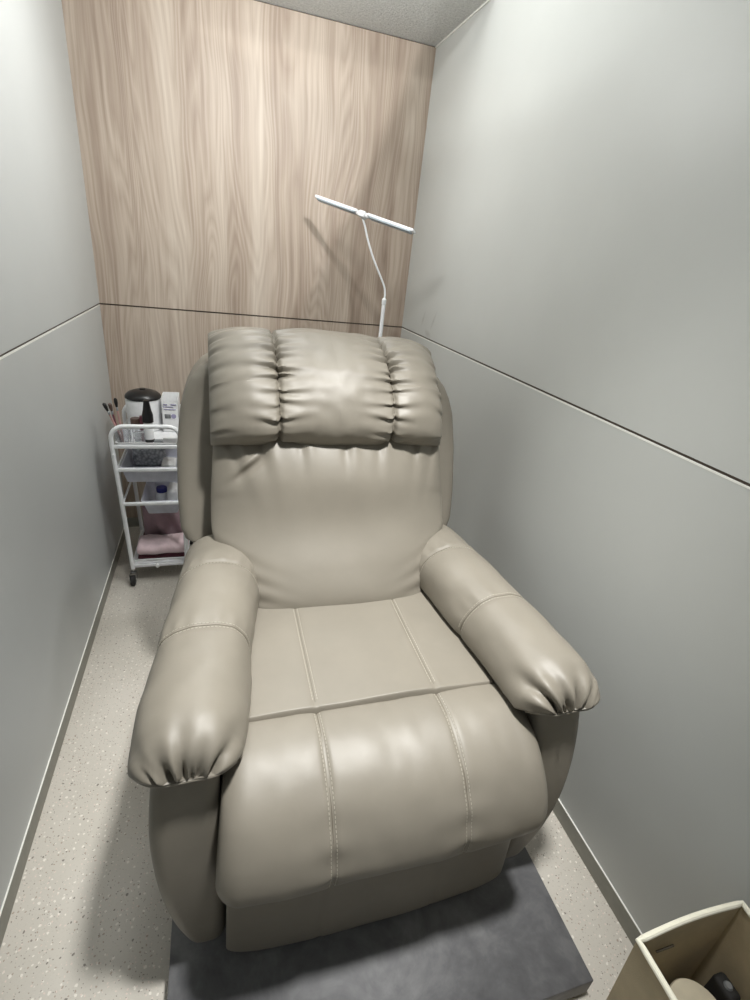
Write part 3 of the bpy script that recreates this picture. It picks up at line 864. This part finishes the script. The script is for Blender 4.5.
at('plum_bottle', MB().lathe([(0, 0), (0.011, 0), (0.012, 0.004), (0.012, 0.095), (0.010, 0.105), (0, 0.105)], (0, 0, 0), 20), M_PLUM, 'slim plum-coloured bottle left of the tall black-capped bottle', 'bottle', (0.195, -0.440, TZ))
at('glue_tube', MB().lathe([(0, 0), (0.007, 0), (0.008, 0.012), (0.009, 0.06), (0.004, 0.072), (0.003, 0.085), (0, 0.085)], (0, 0, 0), 16), M_CLEAR, 'clear plastic tube standing beside the brush cup', 'tube', (0.157, -0.515, TZ))
at('acrylic_box', MB().rbox((-0.020, -0.016, 0), (0.020, 0.016, 0.052), 0.002), M_CLEAR, 'small clear acrylic box left of the tall black-capped bottle', 'box', (0.187, -0.490, TZ))
tp = thing('compact_case', 'small flat black and silver case at the front of the trolley top', 'case', (0.262, -0.512, TZ))
MB().rbox((-0.017, -0.014, 0), (0.017, 0.014, 0.008), 0.002).build('case_base', M_BLACK, tp)
MB().rbox((-0.017, -0.014, 0.008), (0.017, 0.014, 0.020), 0.002).build('case_lid', M_SILVER, tp)
at('white_box', MB().rbox((-0.028, -0.017, 0), (0.028, 0.017, 0.034), 0.002), M_WHITEP, 'small white box at the front right of the trolley top', 'box', (0.310, -0.512, TZ))
cb = thing('carton', 'tall open white carton with pale lilac and grey print behind the canister', 'carton', (0.302, -0.285, TZ))
def openbox(w, d, h, t):
    m = MB(); m.rbox((-w, -d, 0), (w, d, t), 0.0005); m.rbox((-w, -d, 0), (-w+t, d, h), 0.0005); m.rbox((w-t, -d, 0), (w, d, h), 0.0005)
    m.rbox((-w, -d, 0), (w, -d+t, h*.90), 0.0005); m.rbox((-w, d-t, 0), (w, d, h), 0.0005); return m
openbox(0.036, 0.06, 0.158, 0.002).build('carton_body', M_WHITEP, cb)
for (x0, z0, x1, z1) in ((-0.030, 0.118, 0.014, 0.122), (-0.026, 0.106, 0.026, 0.110), (-0.028, 0.128, -0.010, 0.133), (0.004, 0.128, 0.028, 0.133)):
    MB().rbox((x0, -0.0612, z0), (x1, -0.0600, z1), 0).build('print', M_LILAC, cb)
MB().rbox((-0.024, -0.0612, 0.066), (0.002, -0.0600, 0.086), 0).build('print', M_GREY, cb)
MB().lathe([(0, 0), (0.011, 0), (0.011, 0.001), (0, 0.001)], (0.014, -0.0600, 0.076), 20, Matrix.Rotation(PI/2, 4, 'X')).build('print', M_LILAC, cb)

# ---- things in the trays below
pou = thing('patterned_pouch', 'dark grey pouch with a pale lace pattern in the second tray', 'pouch', (0.195, -0.33, 0.518))
def pouch_fn(a, b, side):
    s = math.copysign(abs(math.sin(a*PI/2))**.8, a); t = math.copysign(abs(math.sin(b*PI/2))**.8, b)
    h = (max(0, 1-s**6)*max(0, 1-t**6))**.5
    return Vector((s*0.072+.004*nz((s, t, 1), 2), side*-0.030*h+.004*nz((s, t, 0), 3), 0.042+t*0.042+.003*nz((s, t, 5), 3)))
sheet(pouch_fn, 40, 24).build('fabric_body', M_LACE, pou)
zp = MB(); zp.tube([pouch_fn(-1+2*i/20, 1, 1)+Vector((0, 0, .002)) for i in range(21)], 0.003, 6); zp.build('zip', M_BLACK, pou)
at('tissue_pack', sheet(lambda a, b, s: Vector((math.sin(a*PI/2)*.032, math.sin(b*PI/2)*.055, (.030+s*.028*(max(0, 1-a**6)*max(0, 1-b**6))**.5+.003*nz((a, b, s), 2)))), 30, 30), M_WHITEP, 'crumpled white tissue pack at the right end of the second tray', 'tissue pack', (0.290, -0.43, 0.5185))
bj = thing('cream_jar', 'round white jar with a deep blue lid in the third tray', 'jar', (0.246, -0.42, 0.3552))
MB().lathe([(0, 0), (0.026, 0), (0.029, 0.006), (0.029, 0.055), (0.026, 0.062), (0, 0.062)], (0, 0, 0), 32).build('body', M_WHITEP, bj)
MB().lathe([(0.0, 0.062), (0.024, 0.062), (0.0245, 0.080), (0.022, 0.084), (0, 0.084)], (0, 0, 0), 32).build('lid', M_BLUE, bj)
at('white_pouch', sheet(lambda a, b, s: Vector((math.sin(a*PI/2)*.022, math.sin(b*PI/2)*.05, (.045+s*.043*(max(0, 1-a**6)*max(0, 1-b**6))**.5+.003*nz((a, b, s), 2)))), 24, 24), M_WHITEP, 'plain white soft packet beside the blue-lidded jar', 'packet', (0.296, -0.42, 0.3555))

# ---- towels on the bottom shelf
def fold_towel(w, d, layers, th, seed):
    """a folded stack drawn as one strip: rounded front folds, soft wobble"""
    mb = MB()
    for L_ in range(layers):
        z0 = L_*th*1.0
        rings = []
        for i in range(41):
            a = -1+2*i/40; x = a*w
            rg = []
            e = min(1, (1-abs(a))/.14); k = .70+.30*math.sqrt(max(0, 1-(1-e)**2))
            for j in range(40):
                t = 2*PI*j/40; c, s_ = math.cos(t), math.sin(t)
                yy = d*math.copysign(abs(c)**.55, c); zz = th*.5*math.copysign(abs(s_)**.75, s_)
                q = Vector((x, yy*(.96+.04*k), th*.5+zz*k))
                up_ = 1 if s_ > 0 else .15; q.z = max(0.0, q.z+up_*(.010*nz((q.x+seed, q.y, L_), 11)+.004*nz((q.x, q.y, L_+seed), 38))); q.y += .006*nz((q.x, seed, L_), 14)
                rg.append(q+Vector((0, 0, z0)))
            rings.append(rg)
        mb.loft(rings)
    return mb
at('maroon_towel', fold_towel(0.104, 0.125, 1, 0.028, 3.0), M_MAROON, 'flat dark maroon towel under the pink towel on the bottom shelf', 'towel', (0.230, -0.395, 0.0968))
at('pink_towel', fold_towel(0.112, 0.066, 1, 0.060, 8.0), M_PINK, 'fluffy pale pink folded towel on the bottom shelf of the trolley', 'towel', (0.240, -0.470, 0.127))
# mauve cloth standing rolled behind the pink towel
def bundle(a, b, s):
    x = math.sin(a*PI/2)*.100; h = (max(0, 1-abs(math.sin(a*PI/2))**5)*max(0, 1-abs(math.sin(b*PI/2))**5))**.5
    z = .085+math.sin(b*PI/2)*.085
    fold = .010*math.sin(x*70+z*30)+.012*nz((x, z, 2), 14)
    return Vector((x, -s*.042*h-fold*h, z+.006*nz((x, 0, 1), 12)*h))
at('mauve_cloth', sheet(bundle, 60, 40), M_MAUVE, 'bunched dusky mauve cloth standing behind the pink towel', 'cloth', (0.240, -0.345, 0.132))
at('plastic_bag', sheet(lambda a, b, s: Vector((math.sin(a*PI/2)*.014+.004*nz((a, b, 0), 3), math.sin(b*PI/2)*.085, .032+s*.028*(max(0, 1-a**4)*max(0, 1-b**4))**.5+.004*nz((a, b, s), 4))), 24, 40), M_CLEAR, 'crinkled clear plastic bag poking out right of the pink towel', 'bag', (0.374, -0.44, 0.0))

# ================================================================ fabric bin
BZ = 0.46
bn = thing('storage_bin', 'tan canvas storage bin with cream piped rim by the right wall', 'storage bin', (1.345, -2.60, 0))
BO = (1.345, -2.60, 0)
bx0, bx1, by0, by1 = 1.212, 1.468, -2.760, -2.452
def bin_ring(z, inset, n=24):
    k = z/BZ
    x0, x1, y0, y1 = bx0+.02*(1-k)+inset, bx1-.01*(1-k)-inset, by0+.015*(1-k)+inset, by1-.015*(1-k)-inset
    out = []
    def edge(ax_, ay_, bx_, by_, nx, ny, bow):
        for i in range(n):
            t = i/n; bb = bow*math.sin(PI*t)*k
            out.append(Vector((ax_+(bx_-ax_)*t+nx*bb, ay_+(by_-ay_)*t+ny*bb, z+.004*math.sin(PI*t)*k)))
    edge(x0, y1, x1, y1, 0, 1, .004); edge(x1, y1, x1, y0, 1, 0, -.006); edge(x1, y0, x0, y0, 0, -1, .006); edge(x0, y0, x0, y1, -1, 0, .004)
    return out
R = [bin_ring(0.001, 0), bin_ring(0.1, 0), bin_ring(0.25, 0), bin_ring(0.38, 0), bin_ring(BZ, 0), bin_ring(BZ, .004), bin_ring(.38, .004), bin_ring(.25, .004), bin_ring(.1, .004), bin_ring(.006, .004)]
body = MB().loft(R).build('body', M_CANVAS, bn, BO)
setlabel(MB().tube([q+Vector((0, 0, .001)) for q in bin_ring(BZ, .002)], 0.0056, 10, True).build('rim_piping', M_PIPING, bn, BO), 'cream piping along the rim')
MB().rbox((1.275, by1-.0100, BZ-.062), (1.318, by1-.0062, BZ-.058), .001, 1, None).build('handle_slit', M_DARKSEAM, bn, BO)
# things in the bin
rl = thing('paper_roll', 'cream paper roll lying in the canvas storage bin', 'paper roll', (1.338, -2.537, 0.0068))
MB().lathe([(0.0, 0), (0.050, 0), (0.052, 0.003), (0.052, 0.312), (0.050, 0.315), (0.008, 0.315), (0.008, 0.05), (0, 0.05)], (0, 0, 0), 40).build('paper', plain('cream_paper', (206, 196, 172), 0.7), rl)
hd = thing('dark_device', 'small dark grey plastic device beside the paper roll in the storage bin', 'device', (1.418, -2.522, 0.0068))
MB().rbox((-0.015, -0.022, 0), (0.015, 0.022, 0.33), 0.008, 3).build('casing', M_RUBBER, hd)
MB().lathe([(0, 0), (0.008, 0), (0.006, 0.004), (0, 0.004)], (0, 0, 0.33), 16).build('button', M_GREY, hd)
